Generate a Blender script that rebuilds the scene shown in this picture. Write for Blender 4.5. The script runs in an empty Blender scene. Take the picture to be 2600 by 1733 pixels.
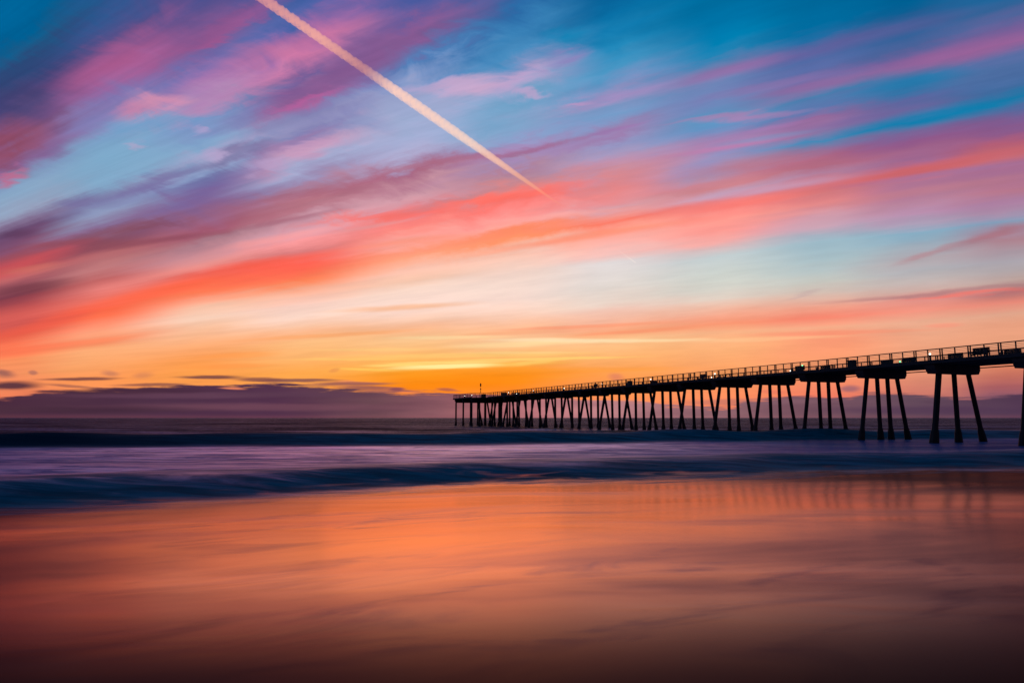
import bpy, math, random
import numpy as np
from mathutils import Vector, Matrix
random.seed(7)
sc = bpy.context.scene
C = sc.collection

# ------------------------------------------------------------------ camera
F = 1733.0                       # focal length in pixels of a 2600 px wide frame (24 mm)
PITCH = math.atan(193.5 / F)
CAMZ = 2.0
cd = bpy.data.cameras.new("camera"); cam = bpy.data.objects.new("camera", cd); C.objects.link(cam)
cd.lens = 36 * F / 2600; cd.sensor_width = 36; cd.clip_start = 0.1; cd.clip_end = 200000
cam.location = (0, 0, CAMZ); cam.rotation_euler = (math.pi / 2 + PITCH, 0, 0)
sc.camera = cam
sc.view_settings.view_transform = 'Standard'; sc.view_settings.look = 'None'
sc.view_settings.exposure = 0.0; sc.view_settings.gamma = 1.0
sc.cycles.max_bounces = 6; sc.cycles.sample_clamp_indirect = 4.0
sc.cycles.use_denoising = True

def ray(x, y):
    a = (x - 1300) / F; b = (866.5 - y) / F
    c, s = math.cos(PITCH), math.sin(PITCH)
    return Vector((a, c - b * s, s + b * c)).normalized()
def hit(x, y, z=0.0):
    d = ray(x, y); t = (z - CAMZ) / d.z
    return Vector((d.x * t, d.y * t, z))

def lin(c):
    c = c / 255.0
    return c / 12.92 if c <= 0.04045 else ((c + 0.055) / 1.055) ** 2.4
def hx(h, a=1.0):
    h = h.lstrip('#')
    return (lin(int(h[0:2], 16)), lin(int(h[2:4], 16)), lin(int(h[4:6], 16)), a)

# ------------------------------------------------------------------ node helper
class NT:
    def __init__(s, tree): s.t = tree; s.n = tree.nodes; s.l = tree.links
    def put(s, sock, v):
        if v is None: return
        if hasattr(v, 'is_output') or isinstance(v, bpy.types.NodeSocket): s.l.new(v, sock)
        else: sock.default_value = v
    def node(s, kind, **kw):
        n = s.n.new(kind)
        for k, v in kw.items(): setattr(n, k, v)
        return n
    def math(s, op, a, b=None, c=None, clamp=False):
        n = s.node('ShaderNodeMath', operation=op, use_clamp=clamp)
        s.put(n.inputs[0], a); s.put(n.inputs[1], b); s.put(n.inputs[2], c)
        return n.outputs[0]
    def vec(s, op, a, b=None, out=0):
        n = s.node('ShaderNodeVectorMath', operation=op)
        s.put(n.inputs[0], a); s.put(n.inputs[1], b)
        return n.outputs[out]
    def scale(s, a, k):
        n = s.node('ShaderNodeVectorMath', operation='SCALE')
        s.put(n.inputs[0], a); s.put(n.inputs['Scale'], k); return n.outputs[0]
    def mapr(s, v, a, b, c=0.0, d=1.0, mode='SMOOTHSTEP'):
        n = s.node('ShaderNodeMapRange', interpolation_type=mode)
        s.put(n.inputs[0], v); s.put(n.inputs[1], a); s.put(n.inputs[2], b); s.put(n.inputs[3], c); s.put(n.inputs[4], d)
        return n.outputs[0]
    def mix(s, f, a, b, blend='MIX'):
        n = s.node('ShaderNodeMix', data_type='RGBA', blend_type=blend)
        s.put(n.inputs[0], f); s.put(n.inputs[6], a); s.put(n.inputs[7], b)
        return n.outputs[2]
    def noise(s, vec, scale=1.0, detail=3.0, rough=0.5, dist=0.0):
        n = s.node('ShaderNodeTexNoise')
        s.put(n.inputs['Vector'], vec); n.inputs['Scale'].default_value = scale
        n.inputs['Detail'].default_value = detail; n.inputs['Roughness'].default_value = rough
        n.inputs['Distortion'].default_value = dist
        return n
    def comb(s, x, y, z):
        n = s.node('ShaderNodeCombineXYZ'); s.put(n.inputs[0], x); s.put(n.inputs[1], y); s.put(n.inputs[2], z); return n.outputs[0]
    def ramp(s, v, stops, mode='LINEAR'):
        n = s.node('ShaderNodeValToRGB'); cr = n.color_ramp; cr.interpolation = mode
        stops = sorted(stops, key=lambda q: q[0])
        while len(cr.elements) < len(stops): cr.elements.new(1.0)
        for e, (p, c) in zip(cr.elements, stops): e.position = min(max(p, 0), 1)
        for e, (p, c) in zip(cr.elements, stops): e.color = c
        s.put(n.inputs[0], v)
        return n.outputs[0]

# ------------------------------------------------------------------ sky (world)
world = bpy.data.worlds.new("World"); sc.world = world; world.use_nodes = True
world.node_tree.nodes.clear()
W = NT(world.node_tree)
SUN_AZ = math.radians(-5.5); SUN_EL = math.radians(1.6)
AX = math.radians(-57.0)                        # the cirrus streaks all run towards this azimuth
vdir = Vector((math.sin(AX), math.cos(AX), 0)); pdir = Vector((math.cos(AX), -math.sin(AX), 0))
tc = W.node('ShaderNodeTexCoord').outputs['Generated']
dirn = W.vec('NORMALIZE', tc)
dv = W.vec('DOT_PRODUCT', dirn, tuple(vdir), out=1)
dp = W.vec('DOT_PRODUCT', dirn, tuple(pdir), out=1)
sep = W.node('ShaderNodeSeparateXYZ'); W.l.new(dirn, sep.inputs[0])
dx, dy, dz = sep.outputs
el = W.math('ARCSINE', dz)
az = W.math('ARCTAN2', dx, dy)
phi0 = W.math('ARCTAN2', dz, dp)
psi = W.math('ARCCOSINE', dv)
stc = W.comb(W.math('MULTIPLY', psi, 3.2), W.math('MULTIPLY', phi0, 22.0), 0.0)
n1 = W.noise(stc, 1.0, 5.0, 0.55)
stc2 = W.comb(W.math('MULTIPLY', psi, 9.0), W.math('MULTIPLY', phi0, 75.0), 3.3)
n2 = W.noise(stc2, 1.0, 4.0, 0.6)
n4 = W.noise(W.comb(W.math('MULTIPLY', az, 9.0), W.math('MULTIPLY', el, 26.0), 5.0), 1.0, 6.0, 0.62, 0.6)
calm = W.mapr(az, -.05, .3, 1.0, .22)
amp = W.mapr(phi0, 0.0, 0.35, 0.0, 1.0, 'LINEAR')
w1 = W.math('MULTIPLY', W.math('SUBTRACT', n1.outputs[0], 0.5), 0.040)
w2 = W.math('MULTIPLY', W.math('SUBTRACT', n2.outputs[0], 0.5), 0.018)
w3 = W.math('MULTIPLY', W.math('SUBTRACT', n4.outputs[0], 0.5), W.math('MULTIPLY', W.mapr(el, .1, .4, 0.0, .10), calm))
phi = W.math('ADD', phi0, W.math('MULTIPLY', W.math('ADD', W.math('ADD', w1, w2), w3), amp))
azw = W.math('ADD', az, W.math('MULTIPLY', W.math('SUBTRACT', n1.outputs[0], 0.5), 0.10))

def phi_of(d): return math.atan2(d.z, d.dot(pdir))
cols = {
60: "0 00659a;100 006094;150 155a88;230 2d4878;300 324678;360 3f4276;420 5a4d80;470 80588c;520 8f5a80;570 92608c;620 86689c;660 7f96bc;710 85a5c4;790 95a4c0;825 8a7a9c;870 6a4a70;910 7f5070;950 9c5060;1000 cc5055;1035 c4686a;1062 9a5460;1100 7a3c4c;1140 a84a50;1180 d85f58;1220 cf5852;1255 e85f4a;1290 fa7a55;1320 ff7552;1345 f8935f;1400 f59060;1500 f08058;1568 e07058",
260: "0 25588f;60 35558e;140 50508a;200 8a568c;260 a25a8e;330 9a649e;400 7f74ae;470 8a80b4;520 7aa0c8;600 7ba9ca;680 82a8c8;730 7d84ac;760 7d7eac;800 8f9ec0;850 8a7098;890 885870;920 84485a;960 b2666c;1000 c07a7c;1050 c06464;1090 ea827c;1120 e8776c;1150 f8684e;1185 ff6c48;1220 ff9070;1250 ffa880;1285 f48a60;1310 fdaf78;1370 f8a266;1420 ff9a58;1568 f08a58",
520: "0 4a4f8c;80 6a5590;150 a8558c;190 6068a6;240 5b6cae;300 a074ae;340 b080b4;400 b48cb8;440 7a94c4;500 8099c6;540 7fa8cc;590 aaa4ca;630 8ea6cc;670 6f70a4;720 77659c;780 85628f;830 9a6484;880 a05468;910 a87a88;950 d09098;1000 e89490;1030 e4675c;1060 ff6850;1090 ff7850;1120 ff9a7a;1150 f8c0a4;1190 f7cfb8;1240 fcc09a;1290 fdae78;1350 fd9e54;1400 fda04e;1568 f59050",
780: "0 3a5c9e;60 4a62a6;130 9a68a4;200 c878a6;240 a06a9e;290 70609a;330 8b6a9e;380 a8689e;420 8080b4;460 8c8cb8;500 7e7cb0;540 b892b8;570 c89cbc;620 a6acd0;670 9a90b8;710 b07a92;760 b4707f;800 b87a8a;840 cfa0b0;895 fa9898;940 d87c7c;980 ff6454;1020 ff6a52;1060 fc8a5a;1090 fbb498;1140 f9cfc0;1180 fbd8c8;1230 fcc4a0;1255 f8b080;1290 fdc084;1400 ffa84c;1568 ff9c50",
1040: "0 4a5a9e;60 5a5c9e;130 8a5c94;180 7a5a92;230 4a7ab4;290 7f98c8;340 9aa4cc;450 9cabd0;520 a6aed4;580 b0b0d4;620 a890b4;650 aa6a86;690 b67e92;740 d6a0ac;780 d8909c;820 f27a78;860 ff8a80;900 ffaaa0;940 ff9878;970 ffa682;1010 fcc4b0;1060 f8c8ae;1090 fbdccc;1150 fddccf;1210 fcccb0;1240 f8b488;1280 fdc890;1340 fdb464;1375 fdb858;1400 ff9e28;1440 ff8c10;1568 ff8830",
1300: "0 3b5f9c;60 2a6ba6;130 3a82b8;220 4e90c2;270 9098c6;310 c4a4cc;350 8fa4cc;400 6ea2c8;470 80a6cc;530 90a0cc;570 a880b0;600 a090bc;640 b08098;680 b88a9c;720 d88888;760 ff7870;800 ff908c;840 ffa69c;870 ff8c68;900 ff9468;940 f9c4b0;1000 f8d0c0;1060 f2d8cc;1120 fbdccf;1190 fccdb4;1240 fbb688;1280 fdc898;1330 fdb870;1380 ff9c30;1440 ff8a18;1480 ff8c30;1568 f58060",
1560: "0 08649a;80 0a74aa;170 2088ba;250 4494c2;320 7a94c4;355 a090c0;400 6a9ac6;460 8298c6;500 a078a8;530 9880b0;560 98a0cc;620 c090ac;660 cc8c98;700 e88484;740 e89094;775 dca4ac;800 f49488;835 ff7c68;870 ffa896;910 ffb4aa;945 f8c0b8;980 dfd8d8;1080 e2d8d0;1140 ecd4c6;1175 f2b8a4;1200 f8c0a4;1240 f89c70;1280 fdc690;1320 fdb878;1400 ffa050;1568 ff8858",
1820: "0 006c9e;100 0074a8;200 0084b6;235 4c86b6;265 8c78ac;310 6c86b8;370 747eb4;420 5a98c4;480 6690c2;520 8c8cbc;555 b47cac;590 a08cbc;615 7c98c4;650 c48496;700 cc8088;735 c4a0b8;765 e88488;795 f87c78;830 ff9c90;880 ff9c94;915 ecb8b4;950 c0ccd0;1050 cfd4cc;1120 dcd0c4;1160 f0b8a0;1215 fc9470;1250 fab488;1300 fcb47c;1400 fca060;1568 fc8060",
2080: "0 006698;100 006c9f;150 2a6ca4;180 62629e;230 4a6ca6;290 6c6aa4;320 8c6ca2;370 4a80b0;420 6074ac;450 986a9c;480 a86a98;505 3a8cb8;540 4f88b8;575 a0668c;610 b8687c;650 b06f88;680 b088a8;710 dc7478;750 d07c80;790 e88c8c;820 c8a4b8;860 c8aab8;890 98b8c8;980 a8c0c8;1060 c4c4bc;1110 dabcae;1150 f0a890;1190 fc8870;1220 f4b08c;1260 fb9a78;1370 fba070;1500 f07860",
2340: "0 005f92;60 145f94;90 3f5c96;140 2a6499;190 6a5e98;230 90609a;270 3a74a8;310 1478a8;350 50669e;395 6a609a;430 107cac;460 2080ae;490 7a5c94;530 945a88;570 a06488;610 a06a94;640 d06870;670 b07490;700 a8749e;740 c07c88;770 a888b0;810 c898b0;850 7fa8c0;930 98b0c0;965 b8a4a8;1000 b0b4bc;1080 c8b4ac;1115 d89c94;1150 f47c70;1180 e8ac90;1350 f0a078;1480 c87468",
2540: "0 20659a;60 3c6499;130 7c609a;170 94629a;210 5a6ca2;280 4870a4;330 4a659c;370 1a7aa8;400 1078a8;440 6a6098;490 85598c;530 9c5a80;570 cc6468;610 b87084;650 9a6c9c;700 b87484;740 a87ca0;780 b888a4;820 78a0bc;860 a090a8;890 a87480;920 b08c98;1000 a8a8b0;1070 c0a49c;1105 a86c70;1130 f07468;1160 dca890;1220 e8a080;1300 e8a07c;1380 dc8060;1440 b06060;1490 8a5868",
}
prev = None; prev_az = None
for xc in sorted(cols):
    stops = []
    for it in cols[xc].split(';'):
        yy, hh = it.split()
        d = ray(xc, float(yy) * 1060 / 1568)
        stops.append((max(phi_of(d), 0) / math.pi, hx(hh)))
    assert len(stops) <= 32, xc
    col = W.ramp(W.math('DIVIDE', phi, math.pi), stops)
    a = math.atan2(ray(xc, 560).x, ray(xc, 560).y)
    if prev is None: prev = col
    else: prev = W.mix(W.mapr(azw, prev_az, a), prev, col)
    prev_az = a
sky = prev

# brush: an elongated soft cloud patch at a fixed direction of the sky
wv = W.comb(W.math('SUBTRACT', n1.outputs[0], 0.5), 0.0, W.math('SUBTRACT', n2.outputs[0], 0.5))
hcoord = W.comb(W.math('MULTIPLY', az, 16.0), W.math('MULTIPLY', el, 120.0), 0.0)
n3 = W.noise(hcoord, 1.0, 5.0, 0.6)
dw_hi = W.vec('ADD', dirn, W.scale(W.vec('SUBTRACT', n1.outputs[1], (0.5, 0.5, 0.5)), 0.045))
dw_hi = W.vec('ADD', dw_hi, W.scale(W.vec('SUBTRACT', n4.outputs[1], (0.5, 0.5, 0.5)), W.math('MULTIPLY', calm, 0.05)))
dw_mid = W.vec('ADD', dirn, W.scale(W.vec('SUBTRACT', n1.outputs[1], (0.5, 0.5, 0.5)), 0.018))
dw_lo = W.vec('ADD', dirn, W.scale(W.vec('SUBTRACT', n3.outputs[1], (0.5, 0.5, 0.5)), 0.0045))
def brush(sky, x1, y1, x2, y2, hw, colour, alpha, low=False, soft=0.15):
    if low is True and hw <= 6: hw *= 1.2; soft = .35
    a = ray(x1, y1); b = ray(x2, y2); c = (a + b).normalized()
    t = (b - a); L = t.length / 2 + hw / F * 0.5; t = (t - c * t.dot(c)).normalized(); n = c.cross(t)
    m = Matrix((t, n, c)).transposed()
    mp = W.node('ShaderNodeMapping', vector_type='TEXTURE')
    # (the negligible term makes the nodes evaluate one brush after another, within the shader stack)
    ma = W.node('ShaderNodeVectorMath', operation='MULTIPLY_ADD')
    W.l.new(sky, ma.inputs[0]); ma.inputs[1].default_value = (1e-7,) * 3; W.l.new(dw_mid if low == 2 else dw_lo if low else dw_hi, ma.inputs[2])
    W.l.new(ma.outputs[0], mp.inputs['Vector'])
    mp.inputs['Location'].default_value = c
    mp.inputs['Rotation'].default_value = m.to_euler('XYZ')
    mp.inputs['Scale'].default_value = (L * 1.25, hw / F * 1.25, 0.6)
    ln = W.vec('LENGTH', mp.outputs[0], out=1)
    f = W.mapr(ln, 1.15, soft, 0.0, alpha)
    return W.mix(f, sky, hx(colour))
for b in [
    (165, 215, 560, 95, 40, 'ad5a8e', .65), (400, 150, 600, 60, 45, '74558e', .5), (300, 300, 400, 262, 20, 'cc84a8', .75),
    (355, 255, 485, 250, 20, 'd490b0', .85), (560, 175, 960, 55, 26, 'cc74a0', .55), (830, 215, 1030, 90, 42, '84588e', .75),
    (650, 300, 900, 175, 30, '85588e', .7), (690, 288, 860, 232, 9, 'b8609c', .7), (300, 500, 500, 425, 20, '75669c', .7),
    (480, 440, 700, 355, 15, '7a6e9c', .7), (620, 400, 860, 310, 10, '9678a8', .6), (130, 515, 270, 492, 13, '77709f', .8),
    (315, 380, 370, 378, 6, 'bca0c4', .7), (490, 338, 540, 330, 6, 'b0a0cc', .7), (510, 405, 575, 385, 13, 'b8a0c8', .7),
    (640, 420, 720, 405, 11, 'b8a0c8', .6), (700, 385, 870, 345, 10, 'c498bc', .6), (540, 330, 700, 270, 14, '7c84b8', .6),
    (0, 250, 140, 300, 42, '46406e', .55), (-30, 400, 75, 340, 42, '8c4860', .85), (60, 400, 160, 365, 18, '7e6494', .6),
    (-20, 460, 40, 430, 10, 'c0668a', .8), (170, 330, 260, 290, 26, '7a80b8', .5), (270, 325, 500, 300, 18, '66a0cc', .6),
    (200, 420, 480, 400, 36, '80aaca', .55), (1100, 235, 1275, 200, 17, 'd4aacc', .7), (1010, 225, 1150, 222, 12, 'bda4cc', .5),
    (1285, 215, 1385, 237, 9, 'c4a4cc', .7), (1390, 165, 1490, 128, 13, '8c84bc', .8), (1440, 270, 1520, 258, 9, 'bc98c4', .8),
    (1400, 100, 1480, 90, 26, '0084b6', .7), (1480, 262, 1740, 195, 12, 'a088bc', .5),
    (1150, 408, 1480, 350, 9, 'a4688e', .75), (1480, 350, 1640, 312, 6, '9c74ac', .6), (870, 470, 1230, 398, 13, 'ac6880', .75),
    (640, 520, 900, 468, 10, 'a86478', .6), (1000, 530, 1330, 460, 9, 'b8848f', .6), (1050, 520, 1500, 475, 15, 'ff7064', .8),
    (760, 560, 1150, 520, 11, 'ff6c60', .6), (100, 620, 500, 560, 12, '844858', .55), (1700, 320, 2050, 285, 7, 'b87cac', .6),
    (1990, 760, 2100, 735, 5, 'c0a4a4', .4), (2280, 668, 2420, 625, 7, 'b8848c', .6), (2400, 630, 2640, 570, 10, 'a86c78', .7),
    (1800, 250, 2100, 190, 10, '9070a8', .5), (2300, 765, 2620, 748, 5, 'f86c60', .6), (2100, 768, 2620, 735, 7, 'a46c74', .55),
]: sky = brush(sky, *b)
# long strands
for b in [
    (1730, 208, 2010, 140, 11, '9a6ca6', .6), (1990, 143, 2460, 28, 14, '62609c', .5), (1900, 250, 2250, 182, 10, '94689f', .6),
    (2230, 185, 2640, 88, 20, '9a6298', .7), (1720, 397, 2010, 343, 8, 'bc7cac', .75), (1850, 345, 2060, 305, 5, 'a87ab0', .5),
    (2000, 343, 2420, 255, 12, '76669e', .6), (2150, 240, 2480, 178, 12, '1a7aac', .55), (2080, 350, 2580, 250, 15, '0a7cac', .7),
    (1800, 372, 2080, 330, 7, '6c94c0', .5), (1740, 445, 2120, 385, 17, 'be7488', .5), (2100, 385, 2640, 295, 22, '92588a', .5),
    (1760, 505, 2130, 450, 9, 'c49cb8', .6), (1720, 535, 2080, 478, 10, 'fa7c74', .7), (2080, 475, 2640, 375, 11, 'cc6468', .75),
    (2100, 520, 2640, 440, 10, 'c07c88', .5), (2140, 470, 2640, 408, 7, 'a4749e', .5), (1240, 640, 1740, 560, 11, 'ff8a68', .6),
    (1240, 560, 1560, 530, 8, 'ffa8a0', .6), (1700, 590, 2100, 530, 8, 'ff9c94', .4), (480, 695, 880, 645, 15, 'ff5c46', .6), (230, 775, 560, 705, 14, 'ff6644', .6),
    (0, 855, 260, 780, 13, 'f65e48', .5), (180, 642, 560, 590, 8, '864658', .6), (560, 590, 880, 528, 6, 'a46074', .5),
    (-30, 742, 190, 712, 12, '6e3844', .6), (0, 690, 150, 672, 8, 'cc7868', .4), (560, 632, 880, 565, 8, 'ffa4a4', .5), (320, 722, 600, 655, 7, 'f09088', .5),
    (840, 590, 1060, 552, 5, 'e09a9c', .5), (870, 640, 1240, 590, 8, 'ff8e70', .4), (-20, 600, 90, 590, 10, '5a3858', .6), (60, 628, 250, 610, 8, '984a58', .5)]:
    sky = brush(sky, *b, low=2)
# low, lit bands near the sunset
for b in [
    (850, 790, 1200, 770, 8, 'f8ae74', .6), (1200, 850, 1750, 822, 5, 'f8a880', .6), (1300, 868, 1800, 862, 4, 'ffdca8', .8),
    (1150, 880, 1450, 868, 6, 'ffdca0', .6), (1750, 868, 2150, 852, 4, 'fdc490', .5), (900, 905, 1500, 898, 5, 'ffcc74', .6),
    (980, 938, 1440, 918, 6.5, 'ffc858', .6), (1150, 915, 1600, 906, 3.5, 'ffd274', .8), (1000, 921, 1300, 918, 2.5, 'ffdc80', .7), (860, 935, 1000, 940, 3, 'ffcc60', .7), (930, 928, 1100, 924, 3, 'ffd878', .8), (1200, 896, 1480, 894, 3, 'ffd088', .7), (760, 912, 1050, 911, 3, 'ffcc70', .6), (1000, 858, 1280, 854, 4, 'ffd8a0', .7), (1250, 862, 1600, 864, 4, 'ffe0b0', .8), (600, 865, 1050, 838, 4, 'f8a468', .6), (1280, 838, 1700, 818, 4, 'fa9a74', .7), (1480, 850, 1760, 832, 3.5, 'fa9870', .7), (1150, 945, 1700, 935, 6, 'ff9c30', .4), (1000, 934, 1260, 926, 5, 'ffec9c', .95), (1300, 925, 1420, 912, 4, 'ffcc6a', .8),
    (800, 888, 1100, 886, 3, 'ffd080', .4), (1100, 975, 1330, 962, 22, 'ff8a10', .6), (1000, 955, 1500, 952, 14, 'ff9014', .5),
    (520, 905, 700, 898, 6, 'ff9a4c', .5), (480, 932, 680, 926, 5, 'ff9448', .5), (0, 895, 350, 855, 7, 'fd8058', .5),
    (1900, 850, 2350, 838, 4, 'fb9070', .5), (2350, 828, 2440, 824, 4, 'f89078', .5), (1150, 850, 1400, 840, 3, 'f8b080', .4),
    # soft puffs
    (262, 945, 300, 950, 7, 'a86a60', .5), (340, 955, 385, 950, 8, 'b4705c', .4), (75, 945, 92, 947, 4, 'a86a60', .7),
    (-20, 942, 32, 952, 8, '8c5a58', .8), (1548, 955, 1580, 958, 10, 'd07068', .5), (838, 942, 862, 936, 4, 'e08c50', .5),
]: sky = brush(sky, *b, low=True)
# the cloud bank lying on the horizon
def E(x, y): d = ray(x, y); return math.atan2(d.x, d.y), math.asin(d.z)
bank = [(0, 1009), (60, 1003), (110, 991), (290, 985), (420, 978), (700, 974), (860, 985), (1000, 996), (1160, 997), (1280, 1003), (1480, 1012), (1640, 1016), (1700, 1030), (1850, 1033), (1910, 1018),
        (1990, 1006), (2150, 1007), (2200, 1000), (2330, 1000), (2450, 1010), (2600, 1000)]
A0, A1 = E(0, 1000)[0] - .02, E(2600, 1000)[0] + .02
bs = []
for x, y in bank:
    a, e = E(x, y); bs.append(((a - A0) / (A1 - A0), (e * 10, e * 10, e * 10, 1)))
azn = W.mapr(az, A0, A1, 0, 1, 'LINEAR')
bh = W.math('MULTIPLY', W.ramp(azn, bs, 'EASE'), 0.1)
hn = W.noise(W.comb(W.math('MULTIPLY', az, 17.0), W.math('MULTIPLY', el, 210.0), 7.0), 1.0, 5.0, 0.6)
hb = W.math('ADD', el, W.math('MULTIPLY', W.math('SUBTRACT', hn.outputs[0], 0.5), 0.026))
bm = W.mapr(W.math('SUBTRACT', bh, hb), -0.0026, 0.0036)
bcol = W.ramp(azn, [(0.0, hx('4c2e3e')), (.15, hx('503248')), (.25, hx('55344c')), (.35, hx('6c4852')), (.42, hx('8c5a62')), (.47, hx('a8686c')),
                    (.53, hx('c88084')), (.6, hx('c08488')), (.72, hx('94686f')), (.82, hx('7a5662')), (.9, hx('644a5a')), (1.0, hx('503650'))])
bcol = W.mix(W.mapr(W.noise(W.comb(W.math('MULTIPLY', az, 9.0), W.math('MULTIPLY', el, 60.0), 1.0), 1.0, 3.0).outputs[0], .35, .7), bcol,
             W.mix(0.25, bcol, hx('40203c')))
bcol = W.mix(W.mapr(el, 0.006, 0.0, 0.0, 0.25), bcol, W.mix(1.0, bcol, hx('ffc0bc'), 'SCREEN') if False else W.mix(0.5, bcol, hx('a85a60')))
sky = W.mix(bm, sky, bcol)
for b in [(150, 1002, 700, 1004, 6, '6c465a', .5), (300, 1032, 1100, 1034, 9, '80505e', .45), (90, 994, 520, 992, 6, '422636', .5), (500, 1000, 950, 1002, 7, '5c3c50', .5), (0, 1040, 500, 1040, 8, '3c2634', .45), (1700, 1022, 2100, 1018, 6, '8c6470', .4), (2100, 1040, 2600, 1042, 10, '4c3450', .5), (640, 966, 860, 965, 3.5, '6e4450', .8), (780, 975, 985, 973, 4, '7e4c54', .8), (860, 982, 1010, 985, 4, '8c5458', .8), (910, 991, 1070, 993, 4, '9a5c5c', .7), (-40, 980, 95, 977, 9, '50303e', .95), (110, 963, 300, 960, 3.2, '60363f', .85), (300, 978, 470, 974, 3, '683c48', .7),
          (455, 957, 610, 956, 3.5, '643a44', .85), (120, 975, 230, 982, 2.5, '7c4a4c', .6), (600, 961, 720, 963, 4, '7c4848', .8),
          (840, 970, 975, 972, 3, 'b06858', .6), (990, 988, 1025, 987, 3.5, '84485a', .8), (1110, 987, 1155, 990, 3.5, 'b05c48', .8),
          (560, 984, 620, 987, 2.5, 'f08860', .8), (860, 968, 900, 966, 2, 'f09058', .8), (1010, 995, 1060, 996, 2.5, 'ff8c48', .7),
          (2135, 986, 2180, 986, 8, 'a4686e', .9), (1930, 993, 1990, 996, 4, 'e87862', .6)]:
    sky = brush(sky, *b, low=True, soft=0.3)
# fine mottling of the cirrus
sky = W.mix(1.0, sky, W.ramp(n2.outputs[0], [(0.25, (.93, .93, .94, 1)), (0.75, (1.09, 1.08, 1.07, 1))]), 'MULTIPLY')
# the rest of the sky, away from the sunset: a physical dusk sky
nish = W.node('ShaderNodeTexSky'); nish.sky_type = 'NISHITA'; nish.sun_disc = False
nish.sun_elevation = SUN_EL; nish.sun_rotation = SUN_AZ; nish.air_density = 1.5; nish.ozone_density = 3.0
W.l.new(dirn, nish.inputs[0]) if nish.inputs else None
dusk = W.mix(1.0, nish.outputs[0], (.05, .05, .05, 1), 'MULTIPLY')
dusk = W.mix(0.5, dusk, W.ramp(W.mapr(el, 0, 1.57, 0, 1, 'LINEAR'), [(0, hx('6a4a62')), (.15, hx('54507a')), (.5, hx('244a78')), (1, hx('123a66'))]))
side = W.mapr(W.math('ABSOLUTE', az), 0.75, 1.7)
top = W.mapr(el, 0.62, 1.2)
sky = W.mix(W.math('MAXIMUM', side, top), sky, dusk)
bg = W.node('ShaderNodeBackground'); W.l.new(sky, bg.inputs[0]); bg.inputs[1].default_value = 1.0
wo = W.node('ShaderNodeOutputWorld'); W.l.new(bg.outputs[0], wo.inputs[0])
world.cycles.sampling_method = 'MANUAL'; world.cycles.sample_map_resolution = 1024

# ------------------------------------------------------------------ sun (just down, behind the horizon cloud)
sd = bpy.data.lights.new("sun", 'SUN'); sun = bpy.data.objects.new("sun", sd); C.objects.link(sun)
sd.energy = 0.024; sd.angle = math.radians(20); sd.color = (1.0, .42, .17)
sdir = Vector((math.sin(SUN_AZ) * math.cos(SUN_EL), math.cos(SUN_AZ) * math.cos(SUN_EL), math.sin(SUN_EL)))
sun.rotation_euler = sdir.to_track_quat('Z', 'Y').to_euler()

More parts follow.
